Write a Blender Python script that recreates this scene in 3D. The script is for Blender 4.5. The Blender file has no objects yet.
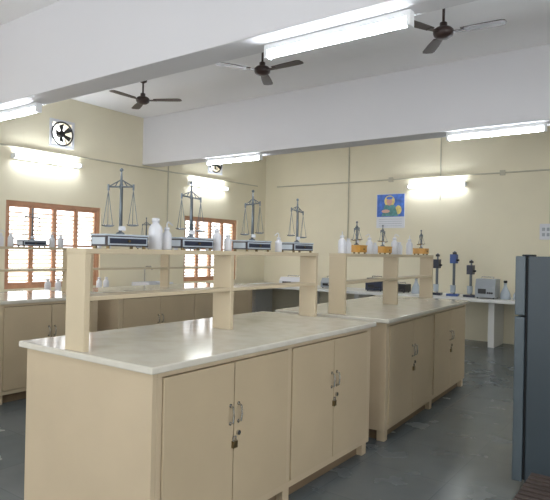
import bpy, math, random
from mathutils import Vector, Matrix, Euler
random.seed(4)
scene = bpy.context.scene
scene.view_settings.view_transform = 'Standard'

# ------------------------------------------------------------------ materials
def lin(c):
    return tuple(((v/255)/12.92 if v/255 <= 0.04045 else (((v/255)+0.055)/1.055)**2.4) for v in c)
def mat(name, rgb, rough=0.6, metal=0.0, var=0.06, scale=6.0, bump=0.0, emit=None, estr=0.0, spec=0.5, trans=0.0):
    m = bpy.data.materials.new(name); m.use_nodes = True
    nt = m.node_tree; b = nt.nodes['Principled BSDF']
    c = lin(rgb)
    b.inputs['Roughness'].default_value = rough
    b.inputs['Metallic'].default_value = metal
    b.inputs['Specular IOR Level'].default_value = spec
    if trans: b.inputs['Transmission Weight'].default_value = trans
    tc = nt.nodes.new('ShaderNodeTexCoord')
    nz = nt.nodes.new('ShaderNodeTexNoise'); nz.inputs['Scale'].default_value = scale; nz.inputs['Detail'].default_value = 5
    nt.links.new(tc.outputs['Object'], nz.inputs['Vector'])
    cr = nt.nodes.new('ShaderNodeValToRGB')
    cr.color_ramp.elements[0].position = 0.3; cr.color_ramp.elements[1].position = 0.7
    cr.color_ramp.elements[0].color = tuple(x*(1-var) for x in c)+(1,)
    cr.color_ramp.elements[1].color = tuple(min(1, x*(1+var)) for x in c)+(1,)
    nt.links.new(nz.outputs['Fac'], cr.inputs['Fac'])
    nt.links.new(cr.outputs['Color'], b.inputs['Base Color'])
    if bump:
        bp = nt.nodes.new('ShaderNodeBump'); bp.inputs['Strength'].default_value = bump; bp.inputs['Distance'].default_value = 0.01
        n2 = nt.nodes.new('ShaderNodeTexNoise'); n2.inputs['Scale'].default_value = scale*8
        nt.links.new(tc.outputs['Object'], n2.inputs['Vector'])
        nt.links.new(n2.outputs['Fac'], bp.inputs['Height']); nt.links.new(bp.outputs['Normal'], b.inputs['Normal'])
    if emit:
        b.inputs['Emission Color'].default_value = lin(emit)+(1,); b.inputs['Emission Strength'].default_value = estr
    return m

M = {}
M['wall'] = mat('cream_wall_paint', (228, 220, 195), 0.75, var=0.03, scale=1.5, bump=0.08)
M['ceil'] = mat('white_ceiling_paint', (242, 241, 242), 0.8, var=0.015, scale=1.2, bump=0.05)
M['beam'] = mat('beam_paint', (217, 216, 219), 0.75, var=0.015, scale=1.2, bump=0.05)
M['bench'] = mat('beige_laminate', (190, 173, 146), 0.45, var=0.045, scale=3)
M['bench_d'] = mat('beige_laminate_doors', (186, 169, 141), 0.42, var=0.045, scale=3)
M['gap'] = mat('shadow_gap_brown', (70, 56, 42), 0.8)
M['plinth'] = mat('plinth_brown', (118, 100, 78), 0.6)
M['shelf'] = mat('beige_shelf', (196, 181, 153), 0.45, var=0.03, scale=3)
M['chrome'] = mat('satin_steel', (190, 190, 188), 0.25, 1.0, var=0.03)
M['steel'] = mat('grey_steel', (108, 116, 123), 0.32, 0.6)
M['brass'] = mat('brass', (120, 104, 74), 0.35, 0.8)
M['black'] = mat('black_plastic', (28, 28, 30), 0.4)
M['darkblue'] = mat('blue_black_paint', (36, 42, 62), 0.35)
M['balbox'] = mat('balance_box_wood', (52, 44, 48), 0.35)
M['glass'] = mat('pale_glass_plate', (186, 196, 206), 0.12, var=0.03)
M['white'] = mat('white_plastic', (216, 217, 222), 0.4, var=0.02)
M['whitep'] = mat('white_table_laminate', (222, 222, 218), 0.35, var=0.02)
M['orange'] = mat('orange_varnished_wood', (200, 148, 66), 0.4, var=0.15, scale=14)
M['frame'] = mat('window_wood', (190, 144, 114), 0.45, var=0.12, scale=9)
M['slat'] = mat('shutter_slat', (236, 218, 194), 0.5, var=0.06, scale=9)
M['fan'] = mat('fan_brown_enamel', (58, 42, 38), 0.35, var=0.1)
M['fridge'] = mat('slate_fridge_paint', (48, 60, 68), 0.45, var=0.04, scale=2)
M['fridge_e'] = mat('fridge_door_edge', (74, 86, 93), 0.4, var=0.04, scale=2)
M['gasket'] = mat('fridge_gasket', (22, 26, 30), 0.7)
M['conduit'] = mat('pvc_conduit', (186, 180, 160), 0.5)
M['crate'] = mat('dark_slat_wood', (64, 52, 46), 0.6, var=0.2, scale=12)
M['pblue'] = mat('print_blue', (70, 112, 196), 0.5, var=0.35, scale=14)
M['pyel'] = mat('print_yellow', (222, 204, 124), 0.5, var=0.2, scale=20)
M['pgreen'] = mat('print_green', (84, 140, 140), 0.5, var=0.3, scale=20)
M['ppink'] = mat('print_skin', (212, 164, 150), 0.5)
M['paper'] = mat('paper', (222, 224, 230), 0.7, var=0.02)
M['tube'] = mat('fluorescent_glow', (255, 255, 255), 0.4, emit=(240, 247, 255), estr=47.0)
M['fixture'] = mat('fixture_enamel', (240, 242, 244), 0.35, var=0.01)
M['grey'] = mat('instrument_grey', (158, 164, 170), 0.4)
M['blue'] = mat('blue_enamel', (60, 88, 150), 0.4)

def marble():
    m = mat('polished_marble_top', (214, 206, 186), 0.1, var=0.05, scale=2.2)
    nt = m.node_tree; b = nt.nodes['Principled BSDF']
    tc = nt.nodes.new('ShaderNodeTexCoord')
    n = nt.nodes.new('ShaderNodeTexNoise'); n.inputs['Scale'].default_value = 9; n.inputs['Detail'].default_value = 8
    nt.links.new(tc.outputs['Object'], n.inputs['Vector'])
    r = nt.nodes.new('ShaderNodeValToRGB')
    r.color_ramp.elements[0].position = 0.3; r.color_ramp.elements[1].position = 0.6
    r.color_ramp.elements[0].color = lin((199, 194, 181))+(1,); r.color_ramp.elements[1].color = lin((208, 204, 193))+(1,)
    nt.links.new(n.outputs['Fac'], r.inputs['Fac']); nt.links.new(r.outputs['Color'], b.inputs['Base Color'])
    return m
M['top'] = marble()

def floor_mat():
    m = bpy.data.materials.new('slate_floor_tiles'); m.use_nodes = True
    nt = m.node_tree; b = nt.nodes['Principled BSDF']
    tc = nt.nodes.new('ShaderNodeTexCoord')
    br = nt.nodes.new('ShaderNodeTexBrick'); br.offset = 0.0; br.squash = 1.0
    br.inputs['Scale'].default_value = 1.0
    br.inputs['Brick Width'].default_value = 0.56; br.inputs['Row Height'].default_value = 0.56
    br.inputs['Mortar Size'].default_value = 0.0025
    br.inputs['Color1'].default_value = lin((92, 100, 103))+(1,); br.inputs['Color2'].default_value = lin((99, 106, 109))+(1,)
    br.inputs['Mortar'].default_value = lin((82, 89, 92))+(1,)
    nt.links.new(tc.outputs['Object'], br.inputs['Vector'])
    n = nt.nodes.new('ShaderNodeTexNoise'); n.inputs['Scale'].default_value = 4; n.inputs['Detail'].default_value = 8
    nt.links.new(tc.outputs['Object'], n.inputs['Vector'])
    r = nt.nodes.new('ShaderNodeValToRGB')
    r.color_ramp.elements[0].position = 0.3; r.color_ramp.elements[1].position = 0.7
    r.color_ramp.elements[0].color = (0.9, 0.9, 0.9, 1); r.color_ramp.elements[1].color = (1.06, 1.06, 1.06, 1)
    nt.links.new(n.outputs['Fac'], r.inputs['Fac'])
    mx = nt.nodes.new('ShaderNodeMix'); mx.data_type = 'RGBA'; mx.blend_type = 'MULTIPLY'; mx.inputs[0].default_value = 1
    nt.links.new(br.outputs['Color'], mx.inputs[6]); nt.links.new(r.outputs['Color'], mx.inputs[7])
    nt.links.new(mx.outputs[2], b.inputs['Base Color'])
    rr = nt.nodes.new('ShaderNodeMapRange'); rr.inputs[3].default_value = 0.2; rr.inputs[4].default_value = 0.32
    nt.links.new(n.outputs['Fac'], rr.inputs[0]); nt.links.new(rr.outputs[0], b.inputs['Roughness'])
    bp = nt.nodes.new('ShaderNodeBump'); bp.inputs['Strength'].default_value = 0.04; bp.inputs['Distance'].default_value = 0.01
    nt.links.new(n.outputs['Fac'], bp.inputs['Height']); nt.links.new(bp.outputs['Normal'], b.inputs['Normal'])
    return m
M['floor'] = floor_mat()

# ------------------------------------------------------------------ mesh builder
class MB:
    def __init__(s): s.v = []; s.f = []; s.m = []; s.sm = []; s.mats = []
    def mi(s, k):
        if k not in s.mats: s.mats.append(k)
        return s.mats.index(k)
    def add(s, vs, fs, k, smooth=False):
        o = len(s.v); s.v += [tuple(v) for v in vs]; i = s.mi(k)
        for f in fs: s.f.append(tuple(o+a for a in f)); s.m.append(i); s.sm.append(smooth)
    def box(s, x0, x1, y0, y1, z0, z1, k, rot=None, piv=None):
        vs = [Vector((x, y, z)) for z in (z0, z1) for y in (y0, y1) for x in (x0, x1)]
        if rot:
            c = Vector(piv) if piv else Vector(((x0+x1)/2, (y0+y1)/2, (z0+z1)/2))
            R = Euler(rot).to_matrix(); vs = [c+R@(v-c) for v in vs]
        s.add(vs, [(0, 2, 3, 1), (4, 5, 7, 6), (0, 1, 5, 4), (2, 6, 7, 3), (0, 4, 6, 2), (1, 3, 7, 5)], k)
    def cyl(s, p0, p1, r0, k, r1=None, n=12, smooth=True):
        if r1 is None: r1 = r0
        p0 = Vector(p0); p1 = Vector(p1); d = (p1-p0).normalized()
        a = d.orthogonal().normalized(); b = d.cross(a)
        vs = []
        for p, r in ((p0, r0), (p1, r1)):
            for i in range(n):
                t = 2*math.pi*i/n; vs.append(p+a*math.cos(t)*r+b*math.sin(t)*r)
        s.add(vs, [(i, (i+1) % n, n+(i+1) % n, n+i) for i in range(n)], k, smooth)
        o = [tuple(range(n-1, -1, -1)), tuple(range(n, 2*n))]
        s.add(vs, o, k, False)
    def path(s, pts, r, k, n=8):
        for a, b in zip(pts[:-1], pts[1:]): s.cyl(a, b, r, k, n=n)
    def lathe(s, prof, c, k, n=20, smooth=True):
        vs = []; fs = []
        for r, z in prof:
            for i in range(n):
                t = 2*math.pi*i/n; vs.append((c[0]+r*math.cos(t), c[1]+r*math.sin(t), c[2]+z))
        for j in range(len(prof)-1):
            for i in range(n):
                fs.append((j*n+i, j*n+(i+1) % n, (j+1)*n+(i+1) % n, (j+1)*n+i))
        fs.append(tuple(range(n-1, -1, -1))); fs.append(tuple(range((len(prof)-1)*n, len(prof)*n)))
        s.add(vs, fs, k, smooth)
    def ring(s, c, R, r, k, axis='x', n=28, q=8):
        vs = []; fs = []
        for i in range(n):
            t = 2*math.pi*i/n
            for j in range(q):
                u = 2*math.pi*j/q; rad = R+r*math.cos(u); h = r*math.sin(u)
                a, b = rad*math.cos(t), rad*math.sin(t)
                vs.append({'x': (c[0]+h, c[1]+a, c[2]+b), 'y': (c[0]+a, c[1]+h, c[2]+b), 'z': (c[0]+a, c[1]+b, c[2]+h)}[axis])
        for i in range(n):
            for j in range(q):
                fs.append((i*q+j, ((i+1) % n)*q+j, ((i+1) % n)*q+(j+1) % q, i*q+(j+1) % q))
        s.add(vs, fs, k, True)
    def prism(s, poly, off, k):   # poly: list of Vector3, off extrude vector
        n = len(poly); off = Vector(off)
        vs = [Vector(p) for p in poly]+[Vector(p)+off for p in poly]
        fs = [tuple(range(n-1, -1, -1)), tuple(range(n, 2*n))]+[(i, (i+1) % n, n+(i+1) % n, n+i) for i in range(n)]
        s.add(vs, fs, k)
    def done(s, name, loc=(0, 0, 0), rot=(0, 0, 0), bevel=0.0, parent=None):
        me = bpy.data.meshes.new(name); me.from_pydata(s.v, [], s.f)
        for k in s.mats: me.materials.append(M[k])
        for p, i, sm in zip(me.polygons, s.m, s.sm): p.material_index = i; p.use_smooth = sm
        me.update()
        ob = bpy.data.objects.new(name, me); scene.collection.objects.link(ob)
        ob.location = loc; ob.rotation_euler = rot
        if bevel:
            b = ob.modifiers.new('bevel', 'BEVEL'); b.width = bevel; b.segments = 2; b.limit_method = 'ANGLE'; b.angle_limit = math.radians(50)
        if parent: ob.parent = parent
        return ob
def empty(name, loc, rot=(0, 0, 0)):
    e = bpy.data.objects.new(name, None); scene.collection.objects.link(e); e.location = loc; e.rotation_euler = rot
    e.empty_display_size = 0.1
    return e

# ------------------------------------------------------------------ room
XL, XR, YB, YF, CZ = -7.0, 2.4, 9.3, -2.4, 3.47
T = 0.2
mb = MB(); mb.box(XL-T, XR+T, YF-T, YB+T, -0.1, 0, 'floor'); mb.done('floor')
mb = MB(); mb.box(XL-T, XR+T, YF-T, YB+T, CZ, CZ+0.1, 'ceil'); mb.done('ceiling')
def wall(name, axis, a, b, u0, u1, openings):
    us = sorted({u0, u1, *[o[0] for o in openings], *[o[1] for o in openings]})
    zs = sorted({0, CZ, *[o[2] for o in openings], *[o[3] for o in openings]})
    mb = MB()
    for i in range(len(us)-1):
        for j in range(len(zs)-1):
            cu = (us[i]+us[i+1])/2; cz = (zs[j]+zs[j+1])/2
            if any(o[0] < cu < o[1] and o[2] < cz < o[3] for o in openings): continue
            if axis == 'y': mb.box(a, b, us[i], us[i+1], zs[j], zs[j+1], 'wall')
            else: mb.box(us[i], us[i+1], a, b, zs[j], zs[j+1], 'wall')
    return mb.done(name)
WZ0, WZ1 = 0.82, 1.97
wins = [(3.78, 5.23), (6.97, 8.40), (0.6, 2.05)]
exh = [(4.55, 2.95), (7.72, 2.98)]
E = 0.17
wall('wall_left', 'y', XL-T, XL, YF, YB, [(a, b, WZ0, WZ1) for a, b in wins]+[(y-E, y+E, z-E, z+E) for y, z in exh])
wall('wall_back', 'x', YB, YB+T, XL-T, XR+T, [])
rw = [(-1.2, 0.6), (1.6, 3.0)]
wall('wall_right', 'y', XR, XR+T, YF, YB, [(a, b, 0.9, 2.3) for a, b in rw])
fw = [(-5.6, -3.8), (-2.4, -0.6)]
wall('wall_front', 'x', YF-T, YF, XL-T, XR+T, [(a, b, 0.9, 2.3) for a, b in fw])
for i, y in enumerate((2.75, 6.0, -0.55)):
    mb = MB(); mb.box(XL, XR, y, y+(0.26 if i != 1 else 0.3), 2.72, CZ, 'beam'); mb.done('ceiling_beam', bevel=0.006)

def window(name, length, z0, z1, loc, rot, shutters=True):
    # local: length along x, outward room normal = -y, origin at bottom-left, centred in the wall
    H = z1-z0; mb = MB(); fr = 0.045
    mb.box(0, length, -0.03, 0.05, 0, fr, 'frame'); mb.box(0, length, -0.03, 0.05, H-fr, H, 'frame')
    mb.box(0, fr, -0.03, 0.05, fr, H-fr, 'frame'); mb.box(length-fr, length, -0.03, 0.05, fr, H-fr, 'frame')
    n = 4; w = (length-2*fr)/n
    for i in range(1, n):
        t = 0.022 if i == 2 else 0.014
        mb.box(fr+i*w-t, fr+i*w+t, -0.025, 0.045, fr, H-fr, 'frame')
    for i in range(n):
        a = fr+i*w; b = a+w
        for (p, q) in ((a, a+0.03), (b-0.03, b)): mb.box(p, q, -0.012, 0.02, fr, H-fr, 'frame')
        for (p, q) in ((fr, fr+0.035), (H-fr-0.035, H-fr), (H*0.5-0.015, H*0.5+0.015)): mb.box(a+0.03, b-0.03, -0.012, 0.02, p, q, 'frame')
        if shutters:
            z = fr+0.06
            while z < H-fr-0.05:
                if abs(z-H*0.5) > 0.035:
                    mb.box(a+0.03, b-0.03, -0.018, 0.022, z-0.003, z+0.003, 'slat', rot=(math.radians(28), 0, 0))
                z += 0.056
    return mb.done(name, loc, rot)
for i, (a, b) in enumerate(wins):
    window('window_%d' % (i+1), b-a, WZ0, WZ1, (XL-0.06, a, WZ0), (0, 0, math.radians(90)))
for i, (a, b) in enumerate(fw):  # unseen windows added behind the camera to hold the fill lamps
    window('window_%d' % (i+4), b-a, 0.9, 2.3, (b, YF-0.06, 0.9), (0, 0, math.radians(180)), shutters=False)
for i, (a, b) in enumerate(rw):  # unseen windows added on the right to light the bench fronts
    window('window_%d' % (i+6), b-a, 0.9, 2.3, (XR+0.06, b, 0.9), (0, 0, math.radians(-90)), shutters=False)

# conduits
mb = MB()
mb.cyl((XL+0.3, YB-0.014, 2.70), (XR-0.01, YB-0.014, 2.70), 0.012, 'conduit', n=8)
for x in (-5.05, -3.3): mb.cyl((x, YB-0.014, 1.5 if x < -4 else 2.3), (x, YB-0.014, CZ-0.01), 0.011, 'conduit', n=8)
for x in (-4.2, -2.3): mb.box(x-0.04, x+0.04, YB-0.03, YB-0.001, 2.66, 2.74, 'conduit')
mb.cyl((-1.6, YB-0.014, 1.885), (-1.6, YB-0.014, 2.7), 0.011, 'conduit', n=8)
mb.done('trim_1')
mb = MB()
mb.cyl((XL+0.014, 3.1, 2.66), (XL+0.014, YB-0.3, 2.70), 0.011, 'conduit', n=8)
mb.cyl((XL+0.014, 6.55, 1.2), (XL+0.014, 6.55, CZ-0.01), 0.011, 'conduit', n=8)
mb.box(XL+0.001, XL+0.03, 6.49, 6.61, 1.25, 1.45, 'white')
mb.done('trim_2')

# ------------------------------------------------------------------ lights
def tube_light(loc, rot=(0, 0, 0), L=0.98):
    mb = MB(); h = L/2
    mb.box(-h, h, -0.03, 0.03, -0.035, 0, 'fixture')
    for sx in (-1, 1): mb.box(sx*h-0.012, sx*h+0.012, -0.028, 0.028, -0.085, 0, 'fixture')
    mb.box(-0.06, 0.06, -0.022, 0.022, -0.042, -0.035, 'fixture')
    mb.cyl((-h+0.012, 0, -0.062), (h-0.012, 0, -0.062), 0.021, 'tube', n=14)
    mb.done('fluorescent_tube_light', loc, rot)
R90 = math.radians(90)
for x, y in ((-1.72, 2.93), (-5.38, 2.93), (-1.6, 6.1), (-5.18, 6.1), (-1.7, -0.42), (-5.3, -0.42)):  # last two are unseen tubes added behind the camera for fill
    tube_light((x, y, 2.718))
for y in (4.33, 7.52): tube_light((XL+0.002, y, 2.54), (-R90, 0, R90))
tube_light((-3.36, YB-0.002, 2.55), (-R90, 0, 0))
for y in (4.4, 7.5): tube_light((XR-0.002, y, 2.54), (-R90, 0, -R90))  # unseen tubes added on the right wall to lift the ceiling

for k, (lst) in enumerate((fw, rw)):
    for (a, b) in lst:
        l = bpy.data.lights.new('daylight', 'AREA'); l.shape = 'RECTANGLE'; l.size = b-a-0.1; l.size_y = 1.3  # area lamps added as fill, standing in for daylight at unseen windows
        l.energy = 48 if k == 0 else 32; l.color = (0.90, 0.95, 1.0)
        o = bpy.data.objects.new('daylight_at_window', l); scene.collection.objects.link(o)
        if k == 0: o.location = ((a+b)/2, YF+0.02, 1.6); o.rotation_euler = (R90, 0, 0)   # -z -> +y
        else: o.location = (XR-0.02, (a+b)/2, 1.6); o.rotation_euler = (R90, 0, R90)   # -z -> -x

# ------------------------------------------------------------------ benches
def bench(X, Y, L, rot=0.0, SH=-0.57, ys=0.0, ye=0.0):
    e = empty('lab_bench', (X, Y, 0), (0, 0, rot)); w = 0.98
    c = MB()
    c.box(-w+0.045, -0.045, 0.045, L-0.045, 0.09, 0.865, 'gap')
    for y0, y1 in ((0.03, 0.055), (L-0.055, L-0.03)): c.box(-w+0.03, -0.03, y0, y1, 0.08, 0.87, 'bench')
    mid = L/2
    for xs in ((-0.06, -0.03), (-w+0.03, -w+0.06)):
        c.box(xs[0], xs[1], 0.055, L-0.055, 0.08, 0.115, 'bench'); c.box(xs[0], xs[1], 0.055, L-0.055, 0.845, 0.87, 'bench')
        c.box(xs[0], xs[1], 0.055, 0.085, 0.115, 0.845, 'bench'); c.box(xs[0], xs[1], L-0.085, L-0.055, 0.115, 0.845, 'bench')
        c.box(xs[0], xs[1], mid-0.02, mid+0.02, 0.115, 0.845, 'bench')
    c.box(-w+0.08, -0.08, 0.08, L-0.08, 0, 0.08, 'plinth')
    for yy in (0.05, mid-0.03, L-0.11):
        for xx in (-0.1, -w+0.04): c.box(xx, xx+0.06, yy, yy+0.06, 0, 0.08, 'bench')
    c.done('cabinet', parent=e, bevel=0.002)
    d = MB()
    for (a, b) in ((0.088, mid-0.023), (mid+0.023, L-0.088)):
        m_ = (a+b)/2
        for (p, q) in ((a, m_-0.003), (m_+0.003, b)):
            d.box(-0.05, -0.022, p, q, 0.119, 0.841, 'bench_d'); d.box(-w+0.022, -w+0.05, p, q, 0.119, 0.841, 'bench_d')
    d.done('doors', parent=e, bevel=0.002)
    h = MB()
    for (a, b) in ((0.088, mid-0.023), (mid+0.023, L-0.088)):
        m_ = (a+b)/2
        for sy in (-1, 1):
            y = m_+sy*0.03
            for sx, x0 in ((1, -0.022), (-1, -w+0.022)):
                h.path([(x0, y, 0.555), (x0+sx*0.020, y, 0.561), (x0+sx*0.024, y, 0.597), (x0+sx*0.020, y, 0.633), (x0, y, 0.64)], 0.0048, 'chrome')
                for z in (0.555, 0.64): h.cyl((x0, y, z), (x0+sx*0.004, y, z), 0.009, 'chrome')
        h.cyl((-0.022, m_+0.03, 0.50), (-0.012, m_+0.03, 0.50), 0.012, 'chrome')
        h.box(-0.022, -0.008, m_-0.015, m_+0.015, 0.435, 0.468, 'brass')
        h.path([(-0.015, m_-0.009, 0.468), (-0.015, m_-0.009, 0.488), (-0.015, m_+0.009, 0.488), (-0.015, m_+0.009, 0.468)], 0.003, 'chrome')
    h.done('handles', parent=e)
    t = MB(); t.box(-w, 0, 0, L, 0.87, 0.90, 'top'); t.done('countertop', parent=e, bevel=0.006)
    s = MB(); hw = 0.072
    y0 = 0.022+ys; y1 = L-0.005+ye; ym = (y0+y1)/2+0.01
    s.box(SH-hw, SH+hw, y0-0.002, y1, 1.345, 1.37, 'shelf')
    for y in (y0, ym, y1-0.032): s.box(SH-hw+0.002, SH+hw-0.002, y, y+0.03, 0.90, 1.345, 'shelf')
    s.box(SH-hw+0.004, SH+hw-0.004, y0+0.03, ym, 1.13, 1.15, 'shelf')
    s.box(SH-hw+0.004, SH+hw-0.004, ym+0.03, y1-0.032, 1.13, 1.15, 'shelf')
    s.done('reagent_shelf', parent=e, bevel=0.002)
    return e
SH = -0.57
B1 = (-1.69, 1.52, 2.03, 0.0, -0.55); B2 = (-1.69, 3.75, 2.27, math.radians(2.85), -0.46, 0.05)
B3 = (-4.70, 1.52, 2.03, 0.0); B4 = (-4.70, 3.75, 2.27, 0.0)
for b in (B1, B2, B3, B4): bench(*b)
def on(b, lx, ly, z=1.37):
    c, s = math.cos(b[3]), math.sin(b[3])
    return (b[0]+lx*c-ly*s, b[1]+lx*s+ly*c, z)

# ------------------------------------------------------------------ balances / bottles
def balance(loc, rz=0.0, box='balbox', k=1.0, tilt=0.0, h=0.30):
    mb = MB(); w = 0.125*k; d = 0.060
    for sx in (-1, 1):
        for sy in (-1, 1): mb.cyl((sx*(d-0.012), sy*(w-0.015), 0), (sx*(d-0.012), sy*(w-0.015), 0.012), 0.009, 'brass')
    mb.box(-d, d, -w, w, 0.012, 0.062, box)
    mb.box(-d-0.004, d+0.004, -w-0.004, w+0.004, 0.062, 0.070, 'glass' if box == 'balbox' else box)
    fr = 'glass' if box == 'balbox' else box
    mb.box(d, d+0.003, -w+0.006, w-0.006, 0.018, 0.057, fr)
    mb.box(d+0.003, d+0.005, -w+0.014, w-0.014, 0.025, 0.050, 'darkblue' if box == 'balbox' else box)
    mb.box(-d+0.012, d-0.012, -w-0.003, -w, 0.020, 0.054, fr)
    mb.cyl((d+0.003, 0, 0.038), (d+0.014, 0, 0.038), 0.006, 'brass')
    z0 = 0.070; zt = z0+h*0.80
    mb.lathe([(0.022, 0), (0.02, 0.008), (0.008, 0.014), (0.0072, h*0.4), (0.0058, h*0.72), (0.009, h*0.74), (0.009, h*0.80)], (0, 0, z0), 'steel', n=14)
    mb.cyl((0, 0, zt), (0, 0, z0+h), 0.007, 'steel', r1=0.004, n=8)
    mb.lathe([(0.004, 0), (0.009, 0.006), (0.009, 0.012), (0.004, 0.018)], (0, 0, z0+h), 'steel', n=12)
    zb = zt-0.012; W = 0.076*k; dz = math.tan(tilt)*W
    mb.cyl((0, -W, zb-dz), (0, W, zb+dz), 0.0042, 'steel', n=8)
    for sy in (-1, 1):
        mb.cyl((0, sy*W, zb+sy*dz), (0, 0, zb+0.035), 0.0030, 'steel', n=8)
        mb.cyl((0, sy*W*0.5, zb+sy*dz*0.5), (0, sy*W*0.25, zb+0.026), 0.0025, 'steel', n=8)
        y = sy*W; zz = zb+sy*dz
        mb.cyl((0, y, zz-0.018), (0, y, zz+0.012), 0.005, 'steel', n=8)
        pz = z0+0.045+sy*dz*0.6
        for q in range(3):
            t = q*2.094+0.4; px, py = 0.026*math.cos(t), 0.026*math.sin(t)
            mb.cyl((0, y, zz-0.018), (px, y+py, pz), 0.0015, 'steel', n=6)
        mb.lathe([(0.012, -0.006), (0.026, -0.003), (0.031, 0.002), (0.031, 0.004), (0.010, 0.0)], (0, y, pz), 'chrome', n=18)
    mb.cyl((0.011, 0, zb), (0.011, 0, z0+0.03), 0.002, 'black', n=6)
    mb.box(0.010, 0.013, -0.02, 0.02, z0+0.02, z0+0.042, 'paper')
    mb.done('analytical_balance', loc, (0, 0, rz))
def bottle(loc, h=0.13, r=0.028, kind='wash', cap='white', rz=0.0):
    mb = MB()
    mb.lathe([(r*0.92, 0), (r, 0.006), (r, h*0.62), (r*0.9, h*0.72), (r*0.5, h*0.82), (r*0.42, h*0.86)], (0, 0, 0), 'white', n=18)
    mb.lathe([(r*0.55, 0), (r*0.55, h*0.12), (r*0.4, h*0.14)], (0, 0, h*0.86), cap, n=16)
    if kind == 'wash':
        z = h
        mb.path([(0, 0, z-0.002), (0, 0, z+0.02), (0, 0.010, z+0.03), (0, 0.042, z+0.012)], 0.0035, 'white')
        mb.done('wash_bottle', loc, (0, 0, rz))
    else:
        mb.done('reagent_bottle' if kind == 'reagent' else kind, loc, (0, 0, rz))
for i, y in enumerate((1.79, 2.28, 2.84, 3.36)):
    balance(on(B1, B1[4], y-B1[1]), tilt=(0.10, -0.06, 0.16, -0.1)[i], h=(0.31, 0.30, 0.31, 0.30)[i])
for y, h, r, kd in ((2.01, 0.165, 0.036, 'reagent'), (2.09, 0.12, 0.026, 'wash'), (2.49, 0.13, 0.026, 'wash'), (2.59, 0.10, 0.024, 'reagent'), (3.12, 0.10, 0.024, 'wash')):
    bottle(on(B1, B1[4]+0.01, y-B1[1]), h, r, kd, rz=y*3)
for ly, kk, t in ((0.42, 0.6, 0.1), (0.98, 0.6, -0.08), (2.05, 0.6, 0.1)):
    balance(on(B2, B2[4], ly), rz=B2[3], box='orange', k=kk, tilt=t, h=0.18)
for ly, h, r, kd in ((0.13, 0.14, 0.030, 'wash'), (0.24, 0.12, 0.026, 'reagent'), (0.66, 0.14, 0.030, 'wash'), (0.78, 0.10, 0.026, 'reagent'), (1.25, 0.16, 0.032, 'wash'), (1.38, 0.12, 0.03, 'reagent'), (1.66, 0.16, 0.032, 'wash')):
    bottle(on(B2, B2[4]+0.01, ly), h, r, kd, rz=ly*4)
for y, t in ((2.55, 0.08), (3.12, -0.1)): balance(on(B3, SH, y-B3[1]), tilt=t)
for y in (2.80, 2.90, 3.34, 3.44): bottle(on(B3, SH, y-B3[1]), 0.13, 0.028)
for y, t in ((4.6, 0.05), (5.4, -0.05)): balance(on(B4, SH, y-B4[1]), tilt=t, k=0.8)
for y in (3.92, 4.05, 5.0, 5.1, 5.7): bottle(on(B4, SH, y-B4[1]), 0.13, 0.028)
for y in (4.2, 4.35, 5.0, 5.12): bottle((-6.7, y, 0.761), 0.2, 0.04, 'storage_jar')  # plain bottles added to fill the wall counter

# ------------------------------------------------------------------ wall counter, left wall
mb = MB()
mb.box(XL+0.003, -6.42, 0.3, 8.3, 0.73, 0.76, 'top')
y = 0.35
while y < 8.2:
    mb.box(-6.98, -6.46, y, y+0.98, 0.08, 0.73, 'bench')
    mb.box(-6.46, -6.445, y+0.01, y+0.485, 0.1, 0.71, 'bench_d'); mb.box(-6.46, -6.445, y+0.495, y+0.97, 0.1, 0.71, 'bench_d')
    mb.box(-6.95, -6.52, y, y+0.98, 0, 0.08, 'plinth')
    y += 0.985
mb.done('storage_counter', bevel=0.003)
mb = MB()   # sink trough
mb.box(-6.9, -6.5, 5.75, 5.77, 0, 0.1, 'white'); mb.box(-6.9, -6.5, 6.23, 6.25, 0, 0.1, 'white')
mb.box(-6.9, -6.88, 5.77, 6.23, 0, 0.1, 'white'); mb.box(-6.52, -6.5, 5.77, 6.23, 0, 0.1, 'white'); mb.box(-6.88, -6.52, 5.77, 6.23, 0, 0.01, 'white')
mb.path([(-6.89, 6.0, 0.1), (-6.89, 6.0, 0.3), (-6.85, 6.0, 0.34), (-6.75, 6.0, 0.34), (-6.72, 6.0, 0.29)], 0.01, 'chrome')
mb.done('laboratory_sink', (0, 0, 0.76), bevel=0.003)

# ------------------------------------------------------------------ back tables
mb = MB()
TZ = 0.74
mb.box(-6.9, XR-0.05, 8.45, YB-0.003, TZ-0.05, TZ, 'whitep')
x = -6.85
while x < XR-0.2:
    mb.box(x, x+0.09, 8.72, 9.28, 0, TZ-0.04, 'whitep'); x += 1.13
mb.done('side_table', bevel=0.004)
def stand(x, y, h, arm, k='darkblue'):
    mb = MB()
    mb.prism([(-0.09, -0.07, 0), (0.09, -0.07, 0), (0.07, 0.08, 0), (-0.07, 0.08, 0)], (0, 0, 0.035), k)
    mb.cyl((0, 0.03, 0.035), (0, 0.03, h), 0.014, 'steel')
    mb.box(-0.045, 0.045, -0.06, 0.06, h*arm-0.05, h*arm+0.09, k)
    mb.cyl((0, -0.03, h*arm-0.05), (0, -0.03, h*0.25), 0.008, 'steel', n=8)
    mb.lathe([(0.03, 0), (0.04, 0.02), (0.04, 0.11), (0.045, 0.12)], (0, -0.03, 0.05), 'glass')
    mb.cyl((0.045, 0, h*arm), (0.08, 0, h*arm), 0.016, 'black')
    mb.box(-0.025, 0.025, 0.005, 0.055, h-0.05, h-0.015, 'black')
    mb.done('laboratory_stirrer', (x, y, TZ))
stand(-3.14, 8.75, 0.66, 0.72); stand(-2.86, 8.72, 0.70, 0.8, 'blue'); stand(-2.6, 8.72, 0.57, 0.7)
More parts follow.
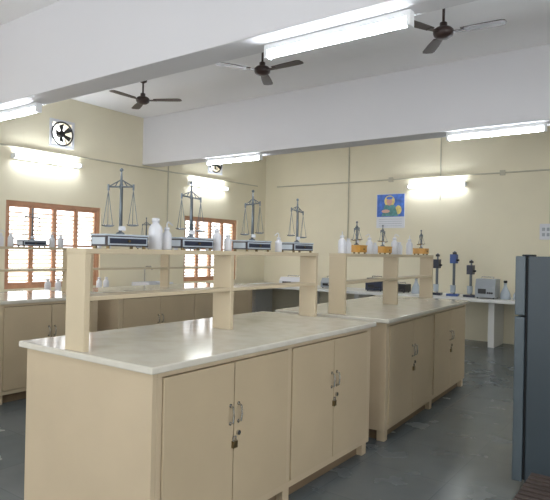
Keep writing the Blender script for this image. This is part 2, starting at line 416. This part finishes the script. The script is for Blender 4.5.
def instrument(name, x, y, w, h, d, k='grey', z=TZ):
    mb = MB()
    for sx in (-1, 1):
        for sy in (-1, 1): mb.cyl((sx*(w/2-0.03), sy*(d/2-0.03), 0), (sx*(w/2-0.03), sy*(d/2-0.03), 0.015), 0.012, 'black')
    mb.prism([(-w/2, -d/2, 0.015), (-w/2, d/2, 0.015), (-w/2, d/2, h), (-w/2, -d/2+0.05, h), (-w/2, -d/2, h*0.6)], (w, 0, 0), k)
    mb.box(-w*0.35, w*0.05, -d/2-0.004, -d/2, h*0.25, h*0.5, 'black')
    for i in range(3): mb.cyl((w*0.15+i*w*0.1, -d/2, h*0.3), (w*0.15+i*w*0.1, -d/2-0.02, h*0.3), 0.014, 'black')
    mb.path([(-w*0.3, 0, h), (-w*0.3, 0, h+0.03), (w*0.3, 0, h+0.03), (w*0.3, 0, h)], 0.007, 'chrome')
    mb.done(name, (x, y, z), bevel=0.004)
instrument('centrifuge', -2.34, 8.7, 0.29, 0.29, 0.28, 'grey')
def flask(x, y, z=TZ, k='glass', h=0.24):
    mb = MB(); mb.lathe([(0.07, 0), (0.075, 0.01), (0.07, h*0.35), (0.03, h*0.7), (0.022, h*0.8), (0.022, h), (0.028, h)], (0, 0, 0), k, n=22)
    mb.lathe([(0.024, 0), (0.028, 0.03), (0.02, 0.035)], (0, 0, h), 'black'); mb.done('conical_flask', (x, y, z))
flask(-2.09, 8.72); flask(-1.92, 8.78, h=0.2)
instrument('water_bath', -5.9, 8.8, 0.5, 0.16, 0.3, 'white')
instrument('colorimeter', -5.1, 8.8, 0.28, 0.18, 0.28, 'grey')
instrument('centrifuge', -4.2, 8.8, 0.3, 0.22, 0.28, 'darkblue')
instrument('colorimeter', -3.75, 8.8, 0.22, 0.14, 0.25, 'black')
for xx in (-3.5, -1.5): flask(xx, 8.8)

# switch box + poster on back wall
mb = MB()
mb.box(-0.12, 0.12, -0.035, 0, -0.12, 0.12, 'white')
for i in range(3):
    for j in range(2): mb.box(-0.085+i*0.065, -0.045+i*0.065, -0.045, -0.035, -0.07+j*0.08, -0.02+j*0.08, 'grey')
mb.done('switchboard', (-1.62, YB-0.002, 1.76), bevel=0.003)
mb = MB()   # calendar: blue portrait print above a date sheet
mb.box(-0.27, 0.27, -0.008, 0, -0.38, 0.23, 'paper')
mb.box(-0.26, 0.26, -0.010, -0.008, -0.18, 0.22, 'pblue')
def disc(cx, cz, rx, rz_, y, k, n=20): mb.prism([(cx+rx*math.cos(2*math.pi*i/n), y, cz+rz_*math.sin(2*math.pi*i/n)) for i in range(n)], (0, -0.001, 0), k)
disc(-0.02, 0.10, 0.10, 0.10, -0.010, 'pyel')
mb.prism([(-0.17, -0.0112, -0.17), (0.15, -0.0112, -0.17), (0.08, -0.0112, 0.03), (-0.11, -0.0112, 0.03)], (0, -0.001, 0), 'pgreen')
disc(-0.02, 0.09, 0.055, 0.07, -0.0114, 'ppink')
disc(-0.02, 0.155, 0.06, 0.025, -0.0126, 'pblue')
disc(-0.09, -0.08, 0.08, 0.03, -0.0124, 'ppink'); disc(0.15, -0.06, 0.06, 0.08, -0.0104, 'pyel')
for i in range(4): mb.box(-0.22, 0.22, -0.0095, -0.008, -0.225-i*0.04, -0.22-i*0.04, 'grey')
mb.cyl((0, -0.008, 0.215), (0, 0, 0.215), 0.012, 'black')
mb.done('wall_calendar', (-4.20, YB-0.002, 2.22), (0, 0, 0))

# ------------------------------------------------------------------ fans
def fan(x, y, ph, z=3.2):
    mb = MB()
    mb.lathe([(0.012, CZ-z-0.07), (0.045, CZ-z-0.05), (0.05, CZ-z-0.001)], (0, 0, 0), 'fan')
    mb.cyl((0, 0, 0.05), (0, 0, CZ-z-0.02), 0.011, 'fan')
    mb.lathe([(0.02, -0.055), (0.05, -0.048), (0.075, -0.03), (0.082, -0.01), (0.082, 0.012), (0.065, 0.03), (0.03, 0.04), (0.03, 0.075), (0.012, 0.085)], (0, 0, 0), 'fan', n=24)
    for i in range(3):
        a = math.radians(ph)+i*2*math.pi/3
        Rm = Matrix.Rotation(a, 3, 'Z')@Matrix.Rotation(math.radians(-2), 3, 'X')
        arm = [(0.06, -0.018), (0.17, -0.028), (0.17, 0.028), (0.06, 0.018)]
        mb.prism([Rm@Vector((p[0], p[1], -0.012)) for p in arm], Rm@Vector((0, 0, 0.005)), 'fan')
        bl = [(0.14, -0.045), (0.30, -0.058), (0.44, -0.062), (0.475, -0.05), (0.485, 0.0), (0.475, 0.035), (0.44, 0.045), (0.30, 0.045), (0.14, 0.036)]
        mb.prism([Rm@Vector((p[0], p[1], -0.007)) for p in bl], Rm@Vector((0, 0, 0.005)), 'fan')
    mb.done('ceiling_fan', (x, y, z))
fan(-1.60, 4.50, 7); fan(-3.44, 4.47, 0); fan(-5.36, 4.58, 32)

# exhaust fans
for y, z in exh:
    mb = MB(); e2 = E+0.02
    for (a, b, c, d) in ((-e2, e2, E-0.02, e2), (-e2, e2, -e2, -E+0.02), (-e2, -E+0.02, -E+0.02, E-0.02), (E-0.02, e2, -E+0.02, E-0.02)):
        mb.box(0.001, 0.018, a, b, c, d, 'white')
    mb.ring((0.02, 0, 0), E-0.01, 0.012, 'black', 'x')
    for i in range(4):
        t = i*math.pi/2+0.5
        mb.cyl((0.02, 0.03*math.cos(t), 0.03*math.sin(t)), (0.02, (E-0.01)*math.cos(t), (E-0.01)*math.sin(t)), 0.005, 'black', n=6)
    mb.cyl((-0.06, 0, 0), (0.02, 0, 0), 0.045, 'black', n=18)
    for i in range(5):
        a = i*2*math.pi/5+0.3; Rm = Matrix.Rotation(a, 3, 'X')@Matrix.Rotation(math.radians(25), 3, 'Y')
        mb.prism([Rm@Vector((0, p, q)) for p, q in ((-0.018, 0.04), (-0.04, 0.13), (0.035, 0.14), (0.018, 0.04))], Rm@Vector((-0.004, 0, 0)), 'black')
    mb.done('exhaust_fan', (XL, y, z))

# ------------------------------------------------------------------ refrigerator
mb = MB()
mb.box(0.07, 0.68, 0, 0.62, 0.05, 1.375, 'fridge')
mb.box(0.055, 0.07, 0.012, 0.608, 0.07, 1.365, 'gasket')
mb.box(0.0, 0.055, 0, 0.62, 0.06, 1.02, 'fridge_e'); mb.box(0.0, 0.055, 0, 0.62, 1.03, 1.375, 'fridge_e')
mb.box(0.03, 0.10, 0.02, 0.08, 1.375, 1.385, 'gasket')
for (a, b) in ((0.62, 0.95), (1.08, 1.26)):
    mb.path([(0, 0.56, a), (-0.02, 0.56, a+0.02), (-0.02, 0.56, b-0.02), (0, 0.56, b)], 0.008, 'chrome')
mb.box(0.10, 0.66, 0.03, 0.59, 0.02, 0.05, 'gasket')
for fx in (0.12, 0.62):
    for fy in (0.05, 0.57): mb.cyl((fx, fy, 0), (fx, fy, 0.03), 0.02, 'black')
mb.done('refrigerator', (-0.785, 3.5, 0), bevel=0.008)

# slatted stool (corner of it shows at the lower right)
mb = MB()
for i in range(9): mb.box(0.0, 0.6, 0.012+i*0.052, 0.046+i*0.052, 0.28, 0.30, 'crate')
for fx in (0.0, 0.56):
    for fy in (0.0, 0.44): mb.box(fx, fx+0.04, fy, fy+0.04, 0, 0.28, 'crate')
for fx in (0.04-0.03, 0.56): mb.box(fx, fx+0.025, 0.04, 0.44, 0.23, 0.28, 'crate')
for fy in (0.01, 0.45): mb.box(0.04, 0.56, fy, fy+0.022, 0.22, 0.28, 'crate'); mb.box(0.04, 0.56, fy, fy+0.022, 0.08, 0.12, 'crate')
mb.done('slatted_stool', (-0.585, 2.56, 0), bevel=0.003)

# ------------------------------------------------------------------ world + camera
w = bpy.data.worlds.new('World'); scene.world = w; w.use_nodes = True
w.node_tree.nodes['Background'].inputs[0].default_value = (0.97, 0.98, 1.0, 1); w.node_tree.nodes['Background'].inputs[1].default_value = 4.2

cam = bpy.data.cameras.new('camera'); co = bpy.data.objects.new('camera', cam); scene.collection.objects.link(co)
cam.sensor_width = 36; cam.lens = 560/550*36; cam.clip_start = 0.05
az = math.radians(35.9); roll = math.radians(1.17)
f = Vector((-math.sin(az), math.cos(az), 0.0035)).normalized(); r = Vector((math.cos(az), math.sin(az), 0)); u = r.cross(f)
r2 = r*math.cos(roll)+u*math.sin(roll); u2 = u*math.cos(roll)-r*math.sin(roll)
mw = Matrix((( r2.x, u2.x, -f.x, 0), (r2.y, u2.y, -f.y, 0), (r2.z, u2.z, -f.z, 1.37), (0, 0, 0, 1)))
co.matrix_world = mw
scene.camera = co
